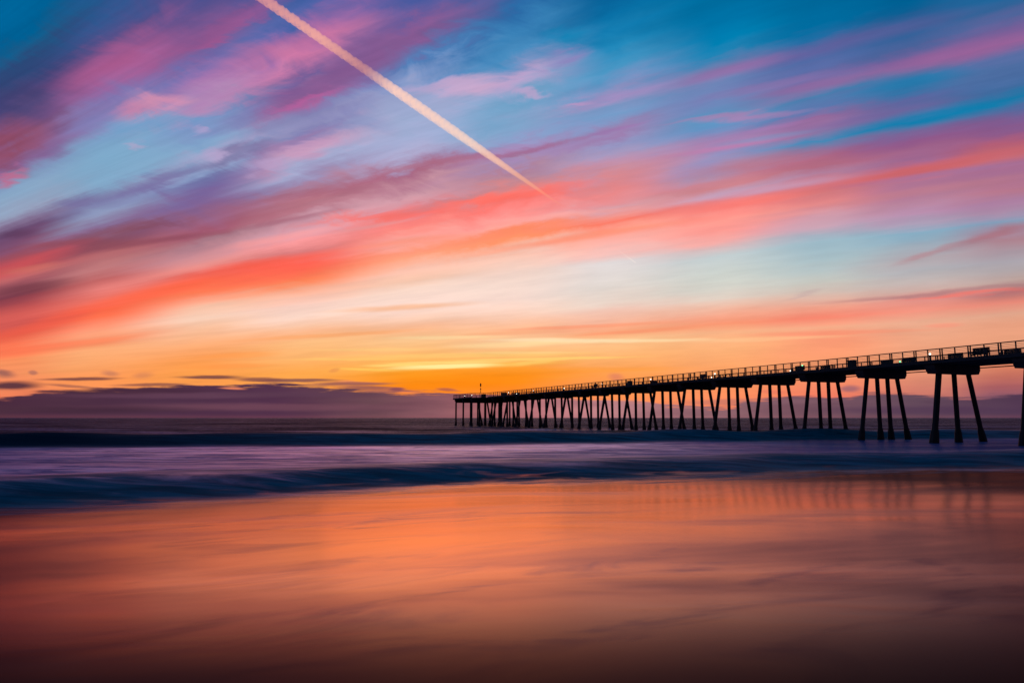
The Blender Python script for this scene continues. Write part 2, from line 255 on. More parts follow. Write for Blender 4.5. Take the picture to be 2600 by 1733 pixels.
# ------------------------------------------------------------------ object helpers
def tag(o, label=None, cat=None, group=None, kind=None):
    if label: o['label'] = label
    if cat: o['category'] = cat
    if group: o['group'] = group
    if kind: o['kind'] = kind
    return o
def empty(name, loc=(0, 0, 0), rz=0.0):
    o = bpy.data.objects.new(name, None); C.objects.link(o); o.empty_display_size = .3
    o.location = loc; o.rotation_euler = (0, 0, rz); return o
class MB:
    def __init__(s): s.v = []; s.f = []
    def box(s, x0, x1, y0, y1, z0, z1):
        i = len(s.v)
        s.v += [(x0, y0, z0), (x1, y0, z0), (x1, y1, z0), (x0, y1, z0), (x0, y0, z1), (x1, y0, z1), (x1, y1, z1), (x0, y1, z1)]
        s.f += [(i, i+3, i+2, i+1), (i+4, i+5, i+6, i+7), (i, i+1, i+5, i+4), (i+1, i+2, i+6, i+5), (i+2, i+3, i+7, i+6), (i+3, i, i+4, i+7)]
        return s
    def prism(s, poly, y0, y1):          # polygon in (x,z), extruded along y
        i = len(s.v); n = len(poly)
        s.v += [(x, y0, z) for x, z in poly] + [(x, y1, z) for x, z in poly]
        s.f += [tuple(range(i, i + n)), tuple(range(i + 2 * n - 1, i + n - 1, -1))]
        s.f += [(i + k, i + n + k, i + n + (k + 1) % n, i + (k + 1) % n) for k in range(n)]
        return s
    def slab(s, poly, z0, z1):           # polygon in (x,y), extruded along z
        i = len(s.v); n = len(poly)
        s.v += [(x, y, z0) for x, y in poly] + [(x, y, z1) for x, y in poly]
        s.f += [tuple(range(i + n - 1, i - 1, -1)), tuple(range(i + n, i + 2 * n))]
        s.f += [(i + k, i + (k + 1) % n, i + n + (k + 1) % n, i + n + k) for k in range(n)]
        return s
    def tube(s, pts, rad, n=8):
        i = len(s.v); pts = [Vector(p) for p in pts]
        rad = rad if isinstance(rad, (list, tuple)) else [rad] * len(pts)
        d = (pts[-1] - pts[0]).normalized()
        a = d.cross(Vector((0, 0, 1))) if abs(d.z) < .9 else d.cross(Vector((1, 0, 0)))
        a.normalize(); b = d.cross(a)
        for p, r in zip(pts, rad):
            for k in range(n):
                t = 2 * math.pi * (k + .5) / n
                s.v.append(tuple(p + a * (r * math.cos(t)) + b * (r * math.sin(t))))
        for j in range(len(pts) - 1):
            for k in range(n):
                p0 = i + j * n
                s.f.append((p0 + k, p0 + (k + 1) % n, p0 + n + (k + 1) % n, p0 + n + k))
        s.f.append(tuple(i + k for k in reversed(range(n)))); e = i + (len(pts) - 1) * n
        s.f.append(tuple(e + k for k in range(n)))
        return s
    def ball(s, c, r, n=10, m=6, sz=1.0):
        i = len(s.v)
        for j in range(m + 1):
            th = math.pi * j / m
            for k in range(n):
                a = 2 * math.pi * k / n
                s.v.append((c[0] + r * math.sin(th) * math.cos(a), c[1] + r * math.sin(th) * math.sin(a), c[2] + r * sz * math.cos(th)))
        for j in range(m):
            for k in range(n):
                s.f.append((i + j*n + k, i + j*n + (k+1) % n, i + (j+1)*n + (k+1) % n, i + (j+1)*n + k))
        return s
    def build(s, name, mat, parent=None, smooth=False):
        me = bpy.data.meshes.new(name); me.from_pydata(s.v, [], s.f); me.validate(); me.update()
        if smooth: me.shade_smooth()
        me.materials.append(mat)
        o = bpy.data.objects.new(name, me); C.objects.link(o)
        if parent: o.parent = parent
        return o

def mat_rough(name, col, rough=0.7, metallic=0.0, nscale=6.0, var=0.4):
    m = bpy.data.materials.new(name); m.use_nodes = True
    T = NT(m.node_tree); b = m.node_tree.nodes['Principled BSDF']
    co = T.node('ShaderNodeTexCoord').outputs['Object']
    nn = T.noise(co, nscale, 6.0, .65)
    c1 = tuple(x * (1 - var) for x in col) + (1,); c2 = tuple(min(1, x * (1 + var)) for x in col) + (1,)
    T.l.new(T.ramp(nn.outputs[0], [(.3, c1), (.7, c2)]), b.inputs['Base Color'])
    b.inputs['Roughness'].default_value = rough; b.inputs['Metallic'].default_value = metallic
    bp = T.node('ShaderNodeBump'); bp.inputs['Strength'].default_value = .3; bp.inputs['Distance'].default_value = .02
    T.l.new(nn.outputs[0], bp.inputs['Height']); T.l.new(bp.outputs[0], b.inputs['Normal'])
    return m
def mat_emit(name, col, strength):
    m = bpy.data.materials.new(name); m.use_nodes = True
    b = m.node_tree.nodes['Principled BSDF']
    b.inputs['Base Color'].default_value = (.8, .8, .8, 1)
    b.inputs['Emission Color'].default_value = col + (1,); b.inputs['Emission Strength'].default_value = strength
    return m
CONC = mat_rough('weathered_concrete', (.05, .045, .045), .85)
PILE = mat_rough('dark_wet_concrete', (.016, .013, .013), .75, nscale=3)
STEEL = mat_rough('dark_railing_steel', (.05, .045, .045), .5, .6)
WOOD = mat_rough('dark_bench_timber', (.05, .035, .03), .7)
BIN = mat_rough('dark_green_bin', (.02, .025, .025), .6)
LIT = mat_emit('lamp_white', (1.0, .95, .80), 3.5)
LITG = mat_emit('lamp_green', (.22, 1.0, .42), 2.5)

# ------------------------------------------------------------------ the sea and the wet beach
toe1_px = [(-900, 1143), (0, 1137), (600, 1133), (1040, 1131), (1300, 1128), (1800, 1121), (2400, 1114), (2600, 1113), (3600, 1108)]
toe2_px = [(-1400, 1330), (-500, 1310), (0, 1286), (350, 1276), (600, 1262), (1000, 1232), (1300, 1218), (1650, 1206), (2000, 1198), (2600, 1182), (3400, 1160)]
def line(px):
    P = [hit(x, y) for x, y in px]; xs = np.array([p.x for p in P]); ys = np.array([p.y for p in P])
    o = np.argsort(xs)
    def f(X):
        r = np.interp(X, xs[o], ys[o])
        return r
    return f
toe1, toe2 = line(toe1_px), line(toe2_px)
rng = np.random.default_rng(3)
def waves(X, Y, lx, ly, n, seed, tilt=0.15):
    r = np.random.default_rng(seed); z = np.zeros_like(X)
    for _ in range(n):
        k = 2 * math.pi / (ly * (0.5 + r.random())); a = r.normal(0, tilt)
        kx = k * (a + r.normal(0, ly / lx)); z += np.sin(k * Y + kx * X + r.random() * 6.28)
    return z / math.sqrt(n)
def sm(a, b, x):
    t = np.clip((x - a) / (b - a), 0, 1); return t * t * (3 - 2 * t)
def height(X, Y):
    t1 = Y - toe1(X) - 1.0 * waves(X, Y * 0, 60, 40, 5, 11, 1.0)
    t2 = Y - toe2(X) - 0.35 * waves(X, Y * 0, 14, 12, 6, 12, 1.0)
    h1 = 0.80 * (1 + 0.12 * waves(X, Y * 0, 60, 30, 4, 13, 1.0))
    z = h1 * sm(0, 5.5, t1) * (1 - 0.75 * sm(5.5, 22, t1))
    h2 = 0.36 * (1 + 0.1 * waves(X, Y * 0, 40, 20, 4, 15, 1.0))
    z += h2 * sm(0, 3.6, t2) * (1 - sm(4.0, 13, t2))
    z += 0.035 * waves(X, Y, 60, 7, 10, 21) * sm(6, 12, t2) * (1 - sm(-3, 1, t1) * (1 - sm(6, 20, t1)))
    z += 0.10 * waves(X, Y, 120, 22, 8, 22) * sm(8, 40, t1)
    b = np.clip(-t2, 0, None); z += 0.046 * np.where(b < 3, b * b / 6, np.minimum(b, 24) - 1.5)   # the beach climbs towards the camera
    return z, t1, t2
def sheet(name, T, U, base):
    # rows: distance T beyond the toe of the shore wave, columns follow the view fan but are wide on both sides
    nr, nc = len(T), len(U)
    Tg, Ug = np.meshgrid(T, U, indexing='ij')
    R = 22.0 + np.maximum(Tg, 0)
    X = Ug * R; Y = toe2(X) + Tg
    Z, t1, t2 = height(X, Y)
    co = np.stack([X, Y, Z], -1).reshape(-1, 3).astype(np.float32)
    idx = np.arange(nr * nc).reshape(nr, nc)
    q = np.stack([idx[:-1, :-1], idx[:-1, 1:], idx[1:, 1:], idx[1:, :-1]], -1).reshape(-1, 4).astype(np.int32)
    me = bpy.data.meshes.new(name)
    me.vertices.add(len(co)); me.vertices.foreach_set('co', co.ravel())
    me.loops.add(q.size); me.loops.foreach_set('vertex_index', q.ravel())
    me.polygons.add(len(q)); me.polygons.foreach_set('loop_start', np.arange(0, q.size, 4, dtype=np.int32))
    me.update(calc_edges=True); me.validate(); me.shade_smooth()
    for nm, arr in (('t1', t1), ('t2', t2)):
        at = me.attributes.new(nm, 'FLOAT', 'POINT'); at.data.foreach_set('value', np.clip(arr, -500, 5000).ravel().astype(np.float32))
    o = bpy.data.objects.new(name, me); C.objects.link(o); return o

def water_material():
    m = bpy.data.materials.new('sea_water_and_film'); m.use_nodes = True
    T = NT(m.node_tree); m.node_tree.nodes.clear()
    co = T.node('ShaderNodeTexCoord').outputs['Object']
    at1 = T.node('ShaderNodeAttribute', attribute_name='t1').outputs['Fac']
    at2 = T.node('ShaderNodeAttribute', attribute_name='t2').outputs['Fac']
    sp = T.node('ShaderNodeSeparateXYZ'); T.l.new(co, sp.inputs[0]); x, y, z = sp.outputs
    def st(sx, sy, off=0.0): return T.comb(T.math('MULTIPLY', x, sx), T.math('MULTIPLY', y, sy), off)
    nA = T.noise(st(.06, .35), 1.0, 5.0, .6, .4)          # broad streaks
    nB = T.noise(st(.30, 1.6, 4.0), 1.0, 5.0, .6, .3)     # finer streaks
    nC = T.noise(st(.14, .34, 9.0), 1.0, 4.0, .55, .5)   # cloudy patches in the film
    nF = T.noise(st(.02, .12, 2.0), 1.0, 6.0, .65)        # far chop
    # --- thin film of water on wet sand
    lw = T.node('ShaderNodeFresnel'); lw.inputs['IOR'].default_value = 1.33
    fr = T.math('MULTIPLY', T.math('POWER', lw.outputs[0], 1.4), 3.8, clamp=True)
    fr = T.math('MINIMUM', fr, 1.0)
    # vignette put into the gloss: reflection fades up the beach and to both sides
    # (the bright area is widest towards the sea, with an uneven rim)
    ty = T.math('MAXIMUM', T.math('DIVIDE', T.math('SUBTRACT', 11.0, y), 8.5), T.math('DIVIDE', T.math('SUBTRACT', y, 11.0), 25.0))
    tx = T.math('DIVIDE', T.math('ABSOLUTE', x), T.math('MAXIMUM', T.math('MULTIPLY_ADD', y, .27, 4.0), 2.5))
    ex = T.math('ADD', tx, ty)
    vignette = T.mapr(T.math('ADD', ex, T.math('MULTIPLY', T.math('SUBTRACT', nC.outputs[0], .5), 1.0)), .45, 1.75, 1.0, .12)
    vignette = T.math('MULTIPLY', vignette, T.mapr(T.math('ADD', y, T.math('MULTIPLY', T.math('SUBTRACT', nC.outputs[0], .5), 1.6)), 2.5, 5.3, .05, 1.0))
    fr = T.math('MULTIPLY', fr, vignette)
    nD = T.noise(T.comb(T.math('ADD', T.math('MULTIPLY', x, .55), T.math('MULTIPLY', y, -.2)), T.math('ADD', T.math('MULTIPLY', y, .95), T.math('MULTIPLY', x, -.26)), 5.0), 1.0, 5.0, .58, .8)    # ruffled patches
    nE = T.noise(st(.07, .10, 6.0), 1.0, 2.0, .5)
    patch = T.math('MULTIPLY', T.mapr(nD.outputs[0], .48, .72), T.mapr(nE.outputs[0], .40, .60, .1, .95))
    patch = T.math('MAXIMUM', patch, T.mapr(nC.outputs[0], .54, .80, 0, .7))
    rough = T.mapr(nC.outputs[0], .35, .7, .18, .27)
    bpf = T.node('ShaderNodeBump'); bpf.inputs['Strength'].default_value = .3; bpf.inputs['Distance'].default_value = .05
    T.l.new(T.math('ADD', nC.outputs[0], T.math('MULTIPLY', nB.outputs[0], .09)), bpf.inputs['Height'])
    gl = T.node('ShaderNodeBsdfGlossy'); T.l.new(rough, gl.inputs['Roughness'])
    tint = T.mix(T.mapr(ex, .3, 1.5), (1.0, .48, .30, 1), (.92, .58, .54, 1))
    T.l.new(T.mix(patch, tint, (.50, .31, .37, 1)), gl.inputs['Color'])  # purple patch tint stands in for ripples reflecting the higher sky
    T.l.new(bpf.outputs[0], gl.inputs['Normal'])
    df = T.node('ShaderNodeBsdfDiffuse'); df.inputs['Color'].default_value = (.07, .025, .016, 1)
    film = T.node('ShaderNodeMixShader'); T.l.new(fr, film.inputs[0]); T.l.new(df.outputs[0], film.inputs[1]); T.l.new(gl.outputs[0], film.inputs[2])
    # --- sea
    far = T.mapr(at1, 6, 60)
    bp = T.node('ShaderNodeBump'); bp.inputs['Distance'].default_value = .5
    face = T.math('MULTIPLY', T.mapr(at1, -1.0, 0.5), T.mapr(at1, 8.0, 5.0))
    face2 = T.math('MULTIPLY', T.mapr(at2, -1.0, 0.3), T.mapr(at2, 6.5, 4.0))
    calm = T.math('MAXIMUM', face, face2)
    T.l.new(T.mapr(calm, 0, 1, .8, .15, 'LINEAR'), bp.inputs['Strength'])
    hh = T.math('ADD', T.math('MULTIPLY', nA.outputs[0], 1.0), T.math('MULTIPLY', nB.outputs[0], .18))
    hh = T.math('ADD', hh, T.math('MULTIPLY', nF.outputs[0], T.mapr(at1, 5, 60, 0, 6.0)))
    T.l.new(hh, bp.inputs['Height'])
    fw = T.node('ShaderNodeFresnel'); fw.inputs['IOR'].default_value = 1.33; T.l.new(bp.outputs[0], fw.inputs['Normal'])
    fs = T.math('MULTIPLY', T.math('POWER', fw.outputs[0], 1.6), T.mapr(calm, 0, 1, .42, .10, 'LINEAR'), clamp=True)
    fs = T.math('MULTIPLY', fs, T.mapr(nF.outputs[0], .38, .62, .30, 1.5))
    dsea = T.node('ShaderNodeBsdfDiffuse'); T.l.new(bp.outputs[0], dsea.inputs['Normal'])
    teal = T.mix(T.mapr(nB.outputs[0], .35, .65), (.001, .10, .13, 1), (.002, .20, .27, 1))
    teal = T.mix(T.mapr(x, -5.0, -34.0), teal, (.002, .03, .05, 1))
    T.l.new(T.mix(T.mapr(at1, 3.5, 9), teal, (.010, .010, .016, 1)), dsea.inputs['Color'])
    gsea = T.node('ShaderNodeBsdfGlossy'); gsea.inputs['Color'].default_value = (.85, .80, 1, 1); gsea.inputs['Roughness'].default_value = .30
    T.l.new(bp.outputs[0], gsea.inputs['Normal'])
    pw = T.node('ShaderNodeMixShader'); T.l.new(fs, pw.inputs[0]); T.l.new(dsea.outputs[0], pw.inputs[1]); T.l.new(gsea.outputs[0], pw.inputs[2])
    # --- foam left behind the breaking wave
    nG = T.noise(st(.22, .8, 12.0), 1.0, 6.0, .68, .9)
    dfo = T.node('ShaderNodeBsdfDiffuse'); dfo.inputs['Color'].default_value = (.08, .13, .36, 1); T.l.new(bp.outputs[0], dfo.inputs['Normal'])
    gfo = T.node('ShaderNodeBsdfGlossy'); gfo.inputs['Color'].default_value = (.95, .76, .95, 1); gfo.inputs['Roughness'].default_value = .34
    T.l.new(bp.outputs[0], gfo.inputs['Normal'])
    exf = T.math('DIVIDE', T.math('ABSOLUTE', T.math('ADD', x, 7.0)), 24.0)  # sunset glare set stronger mid-foam, fading to both sides
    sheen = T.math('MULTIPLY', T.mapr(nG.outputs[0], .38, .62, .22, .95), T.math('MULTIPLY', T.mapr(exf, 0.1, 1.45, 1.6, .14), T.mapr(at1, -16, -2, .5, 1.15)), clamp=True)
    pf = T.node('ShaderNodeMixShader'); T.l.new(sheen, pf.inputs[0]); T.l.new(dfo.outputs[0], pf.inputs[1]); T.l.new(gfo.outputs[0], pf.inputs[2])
    zone = T.math('MULTIPLY', T.mapr(T.math('ADD', at1, T.math('MULTIPLY', T.math('SUBTRACT', nG.outputs[0], .5), 3.0)), 1.6, -1.8), T.mapr(T.math('ADD', at2, T.math('MULTIPLY', T.math('SUBTRACT', nG.outputs[0], .5), 8.0)), 1.2, 8.5))
    streak = T.mapr(T.math('ADD', T.math('MULTIPLY', nA.outputs[0], .6), T.math('MULTIPLY', nB.outputs[0], .4)), .38, .6)
    fo = T.math('MULTIPLY', zone, T.math('MULTIPLY_ADD', streak, .45, .55))
    fardust = T.math('MULTIPLY', T.mapr(at1, 7, 14), T.mapr(nF.outputs[0], .46, .62, 0, .55))
    fardust = T.math('MULTIPLY', fardust, T.mapr(at1, 120, 20))
    fo = T.math('MAXIMUM', fo, fardust)
    seam = T.node('ShaderNodeMixShader'); T.l.new(fo, seam.inputs[0]); T.l.new(pw.outputs[0], seam.inputs[1]); T.l.new(pf.outputs[0], seam.inputs[2])
    edge = T.math('ADD', at2, T.math('MULTIPLY', T.math('SUBTRACT', nA.outputs[0], .5), 5.0))
    edge = T.math('ADD', edge, T.math('MULTIPLY', T.math('SUBTRACT', nD.outputs[0], .5), 8.0))
    k = T.mapr(edge, -3.4, 1.0)
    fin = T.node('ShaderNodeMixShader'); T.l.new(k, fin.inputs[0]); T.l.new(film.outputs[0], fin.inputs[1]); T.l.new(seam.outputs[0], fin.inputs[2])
    out = T.node('ShaderNodeOutputMaterial'); T.l.new(fin.outputs[0], out.inputs[0])
    return m
WATER = water_material()
U = np.linspace(-2.6, 2.6, 420)
Tsea = np.concatenate([np.linspace(0, 60, 430), 60 * np.exp(np.linspace(0, math.log(60000 / 60), 120))[1:]])
sea = sheet('sea', Tsea, U, 0); sea.data.materials.append(WATER); tag(sea, kind='structure')
Tb = np.concatenate([np.linspace(-90, -26, 20), np.linspace(-26, 0, 120)[1:]])
Ub = np.linspace(-6, 6, 420)
def beach_sheet():
    return sheet('wet_sand', Tb, U, 0)
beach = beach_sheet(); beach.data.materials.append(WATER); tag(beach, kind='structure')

# ------------------------------------------------------------------ the pier
TH = 0.3853095; P0 = Vector((33.851, 55.238, 0)); BENT = 7.27 * 0.93164; PW = 5.517
dS = Vector((-math.sin(TH), math.cos(TH), 0)); dW = Vector((math.cos(TH), math.sin(TH), 0))
ZR = 7.508; ZD = 6.50; ZS = 6.34; ZB = 6.26; ZC = 5.568
pier = empty('pier', P0, TH)
tag(pier, 'long dark concrete pier on raking piles, running out over the sea', 'pier')
S0, S1 = -30.0, 104.0
F0, F1 = 107.0, 120.2          # flare to the wider end platform
WO = 3.0
plan = [(-.2, S0), (PW + .2, S0), (PW + .2, S1), (PW + .2 + WO, F0), (PW + .2 + WO, F1), (-.2 - WO, F1), (-.2 - WO, F0), (-.2, S1)]
deck = MB().slab(plan, ZS, ZD).build('deck', CONC, pier)
mb = MB()
for sg, w in ((1, -.197), (-1, PW + .197)):
    a, b = sorted((w, w + sg * .22)); mb.box(a, b, S0 + .01, S1 - .02, ZD + .002, ZD + .12)
    a, b = sorted((w - sg * WO, w - sg * WO + sg * .22)); mb.box(a, b, F0 + .02, F1 - .01, ZD + .002, ZD + .12)
mb.box(.03 - WO, PW + WO - .03, F1 - .2, F1 - .003, ZD + .002, ZD + .12)
mb.build('kerb', CONC, pier)
mb = MB(); mb.box(.35, .85, S0 + .1, F1 - .5, ZB, ZS - .003); mb.box(PW - .85, PW - .35, S0 + .1, F1 - .5, ZB, ZS - .003)
mb.box(PW / 2 - .3, PW / 2 + .3, S0 + .1, F1 - .5, ZB, ZS - .003)
mb.box(-.2 - WO + .4, -.2 - WO + .9, F0 + .3, F1 - .5, ZB, ZS - .003); mb.box(PW + WO - .7, PW + WO - .2, F0 + .3, F1 - .5, ZB, ZS - .003)
mb.build('deck_girders', CONC, pier)
PWX = PW - .12; mb = MB(); mb.tube([(PWX, S0, ZS - .22), (PWX, S1, ZS - .22)], .045, 6)
for j in range(-4, 15): mb.box(PWX - .05, PWX + .05, j * BENT + 3.2, j * BENT + 3.3, ZS - .22, ZS - .002)
mb.build('service_pipe', STEEL, pier)
def pile_cap(w0, w1, s):
    c = .28
    poly = [(w0, ZC + .46), (w0 + c, ZC), (w1 - c * .8, ZC), (w1, ZC + .34), (w1, ZS - .006), (w0, ZS - .006)]
    return MB().prism(poly, s - .42, s + .42).build('pile_cap', CONC, pier)
def pile(wt, wb, s, r=.19):
    top = Vector((wt, s, ZC + .05)); bot = Vector((wb, s, 0.0)); d = bot - top
    low = top + d * ((ZC + .05 + 2.0) / (ZC + .05))
    p = MB().tube([top, low], r, 8).build('pile', PILE, pier)
    def at(z): return top + d * ((ZC + .05 - z) / (ZC + .05))
    q = MB().tube([at(1.15), at(.8), at(.15), at(-1.9)], [r * 1.02, r * 1.35, r * 1.6, r * 1.7], 8).build('pile_sleeve', PILE, p)
offs = [.95, 2.2, 3.5, 4.75]
for k in range(-4, 16):
    s = k * BENT
    pile_cap(0.0, PW, s)
    jit = random.Random(k)
    if k == 0:
        pile(1.05, -.05, s, .23); pile(2.85, 2.85, s); pile(4.6, 5.85, s)
        continue
    for i, w in enumerate(offs):
        b = w + (-1.1, 0.0, .03, 1.0)[i] + jit.uniform(-.05, .05)
        pile(w, b, s)
for s in (107.3, 113.4, 119.0):
    pile_cap(-WO, PW + WO, s)
    e = -WO + .25
    for i in range(7):
        w = e + i * (PW + 2 * WO - .5) / 6
        b = w + ((0, 0, 1.0, 0, -1.0, 0, 0)[i] if s < 118 else (0, 0, 0, 0, 0, 0, 0)[i])
        pile(w, b, s)

def railing(label, w, near):
    R = MB()
    ow = -1 if near else 1
    path = [(w, S0), (w, S1), (w + ow * WO, F0), (w + ow * WO, F1)]
    if near: path.append((PW / 2 - .05, F1))
    else: path.append((PW / 2 + .05, F1))
    path = [(a, b - (.12 if b == F1 else 0)) for a, b in path]
    for (a, b), (c, d) in zip(path, path[1:]):
        R.tube([(a, b, ZR - .03), (c, d, ZR - .03)], .042, 6)
    r = R.build('railing', STEEL, pier); tag(r, label)
    B = MB()
    for (a, b), (c, d) in zip(path, path[1:]):
        for i in range(7): B.tube([(a, b, ZD + .16 + i * .115), (c, d, ZD + .16 + i * .115)], .014, 4)
    B.build('railing_bars', STEEL, r)
    # posts: pairs and singles alternate
    q = 7.27 * .93164 / 6; pts = []
    n = 0; s = S0 + .05
    j = math.ceil((S0 + 1.21 * .93164) / q)
    while True:
        s = j * q - 1.21 * .93164 + q
        if s > S1 - .3: break
        pts.append((s, j % 2 != 0)); j += 1
    inview = [p for p in pts if -13.5 < p[0] < 97.0]
    rest = [p for p in pts if not (-13.5 < p[0] < 97.0)]
    def post(m, s, dbl):
        if dbl:
            m.box(w - .035, w + .035, s - .125, s - .055, ZD, ZR - .04); m.box(w - .035, w + .035, s + .055, s + .125, ZD, ZR - .04)
            m.box(w - .05, w + .05, s - .13, s + .13, ZD, ZD + .05)
        else:
            m.box(w - .034, w + .034, s - .034, s + .034, ZD, ZR - .04)
    for s, dbl in inview:
        m = MB(); post(m, s, dbl); m.build('railing_post', STEEL, r)
    m = MB()
    for s, dbl in rest: post(m, s, dbl)
    for (a, b), (c, d) in zip(path[1:], path[2:]):
        L = math.hypot(c - a, d - b); n = max(2, round(L / 1.15))
        for i in range(n + 1):
            x, y = a + (c - a) * i / n, b + (d - b) * i / n
            m.box(x - .03, x + .03, y - .03, y + .03, ZD, ZR - .04)
    tag(m.build('distant_railing_posts', STEEL, r), kind='stuff')
    return r
railing('railing along the near edge of the deck', -.08, True)
railing('railing along the far edge of the deck', PW + .08, False)

# ------------------------------------------------------------------ things standing on the deck
def spot(x, ytop, h, wmin=.45, wmax=4.9):
    p = hit(x, ytop, ZD + h) - Vector((P0.x, P0.y, 0)); w = p.dot(dW)
    w = min(max(w, wmin), wmax)
    # slide along the pier so it stays in line from this pixel column
    d = ray(x, ytop); u = d.x / d.y
    q = P0 + dW * w; s = (q.x - u * q.y) / (u * dS.y - dS.x)
    q = q + dS * s
    return Vector((q.x, q.y, ZD))
def copy_tree(o, parent=None):
    c = o.copy(); C.objects.link(c); c.parent = parent
    for ch in [k for k in bpy.data.objects if k.parent == o and k != c]: copy_tree(ch, c)
    return c
def mk_bench():
    e = empty('bench')
    # local y = along the pier, x = seat depth
    m = MB()
    for i in range(4): m.box(-.22 + i * .12, -.12 + i * .12, -.66, .66, .42, .46)
    m.build('seat', WOOD, e)
    m = MB()
    for i in range(4): m.box(.24, .28, -.66, .66, .50 + i * .12, .615 + i * .12)
    m.build('backrest', WOOD, e)
    for y in (-.5, 0, .5):
        MB().box(-.22, -.16, y - .03, y + .03, 0, .42).box(.20, .24, y - .03, y + .03, 0, .96).box(-.22, .2, y - .03, y + .03, .36, .42).build('leg', STEEL, e)
    for y in (-.68, .66):
        MB().box(-.24, -.19, y - .02, y + .04, 0, .66).box(-.24, .28, y - .03, y + .05, .66, .70).build('armrest', STEEL, e)
    return e
def mk_table():
    e = empty('picnic_table')
    m = MB()
    for i in range(5): m.box(-.40 + i * .16, -.26 + i * .16, -.9, .9, .72, .77)
    m.build('tabletop', WOOD, e)
    for x in (-.72, .60): MB().box(x, x + .12, -.9, .9, .42, .46).build('seat', WOOD, e)
    for y in (-.6, .6):
        MB().tube([(-.6, y, 0), (-.2, y, .72)], .04, 4).tube([(.6, y, 0), (.2, y, .72)], .04, 4).box(-.7, .7, y - .03, y + .03, .37, .42).build('leg', WOOD, e)
    return e
def mk_bin(h, wd):
    e = empty('litter_bin')
    r = wd / 2
    MB().slab([(r * a, r * b) for a, b in [(-1, -.85), (-.85, -1), (.85, -1), (1, -.85), (1, .85), (.85, 1), (-.85, 1), (-1, .85)]], .04, h - .1).build('bin_body', BIN, e)
    MB().slab([(r * 1.06 * a, r * 1.06 * b) for a, b in [(-1, -.85), (-.85, -1), (.85, -1), (1, -.85), (1, .85), (.85, 1), (-.85, 1), (-1, .85)]], h - .1, h).build('lid', BIN, e)
    MB().box(-r * .9, r * .9, -r * .9, r * .9, 0, .04).build('base', STEEL, e)
    return e
def mk_lamp(h, mat, r=.085):
    e = empty('bollard_lamp')
    MB().box(-.10, .10, -.10, .10, 0, .05).tube([(0, 0, .05), (0, 0, h - .2)], .085, 8).build('lamp_post', STEEL, e)
    MB().ball((0, 0, h - .1), r, 12, 8, .85).build('lamp_globe', mat, e, True)
    MB().tube([(0, 0, h - .20), (0, 0, h - .17)], .10, 8).build('lamp_collar', STEEL, e)
    return e
def mk_standpipe():
    e = empty('standpipe')
    MB().tube([(0, 0, 0), (0, 0, .72)], .055, 8).box(-.09, .09, -.09, .09, 0, .04).build('pipe', STEEL, e)
    MB().box(-.03, .03, -.38, 0, .46, .52).box(-.04, .04, -.42, -.34, .42, .52).build('arm', STEEL, e)
    return e
def mk_sign():
    e = empty('notice_post')
    MB().box(-.03, .03, -.04, .04, 0, .35).build('post', STEEL, e)
    MB().box(-.05, .05, -.10, .10, .35, 1.02).build('notice_board', STEEL, e)
    return e
protos = {}
def put(kind, x, y, h, label, cat, group=None, maker=None, args=(), key=None):
    key = key or kind
    if key not in protos: protos[key] = maker(*args); o = protos[key]
    else: o = copy_tree(protos[key])
    o.location = spot(x, y, h); o.rotation_euler = (0, 0, TH)
    tag(o, label, cat, group); return o
BG = 'timber benches along the pier deck'
for x, y, h, lab in [
    (2420, 896, .96, 'dark bench on the deck just left of the highest standing bench'),
    (2485, 882, .96, 'dark bench standing highest against the sky, near railing at right'),
    (2565, 886, .96, 'dark bench nearest the right edge of the photo, right of the second pile group'),
    (2304, 907, .96, 'dark bench beside a low green lamp on the pier'),
    (2091, 927, .96, 'dark bench between the green lamp pair and the tall square bin'),
    (2026, 928, .96, 'dark bench with a white lamp at its left foot, green lamp above right'),
    (1781, 949.5, .96, 'dark bench left of the two close white lamps, mid pier'),
    (1509, 974, .96, 'dark bench farthest out along the pier deck')]:
    put('bench', x, y, h, lab, 'bench', BG, mk_bench)
put('table', 1840, 950, .77, 'dark picnic table on the pier right of the two close white lamps', 'table', None, mk_table)
for i, (x, y, h, wd, lab) in enumerate([
    (2163, 914, 1.0, .62, 'tall dark square bin by the railing above the third cap from the right'),
    (2253, 915, .66, .72, 'low wide dark bin left of the low green lamp'),
    (1599, 966.5, 1.0, .62, 'tall dark square bin on the pier over the crossed piles'),
    (1661, 967, .62, .75, 'low wide dark bin just right of a white lamp, mid pier'),
    (1279.5, 996, 1.0, 1.1, 'big dark box bin left of a lamp where the end platform narrows'),
    (1313, 996, .9, .9, 'dark box bin with a low lamp before it, right of the end platform'),
    (1228, 1000, 1.0, .9, 'dark box bin right beside the tall marker pole')]):
    put('bin', x, y, h, lab, 'bin', 'square bins on the pier deck', mk_bin, (h, wd), key='bin%d' % i)
LG = 'white bollard lamps along the pier'
for x, y, lab in [
    (2361, 895.5, 'white lamp on a dark bollard, the rightmost and largest lamp'),
    (1815, 946.5, 'white bollard lamp, the higher of the two close lamps mid pier'),
    (1652, 961, 'white bollard lamp left of a low wide bin'),
    (1529, 972.5, 'white bollard lamp just right of the farthest bench'),
    (1432.6, 984, 'white bollard lamp left of the farthest bench, over slanting piles'),
    (1354.5, 989.8, 'white bollard lamp, left and higher one of two before the end platform'),
    (1291, 995, 'white bollard lamp between two box bins near the end platform'),
    (1198, 1000.2, 'white bollard lamp on the end platform left of the marker pole'),
    (1180, 1001.5, 'white bollard lamp, leftmost lamp on the end platform')]:
    put('lamp', x, y, .95, lab, 'lamp', LG, mk_lamp, (.95, LIT))
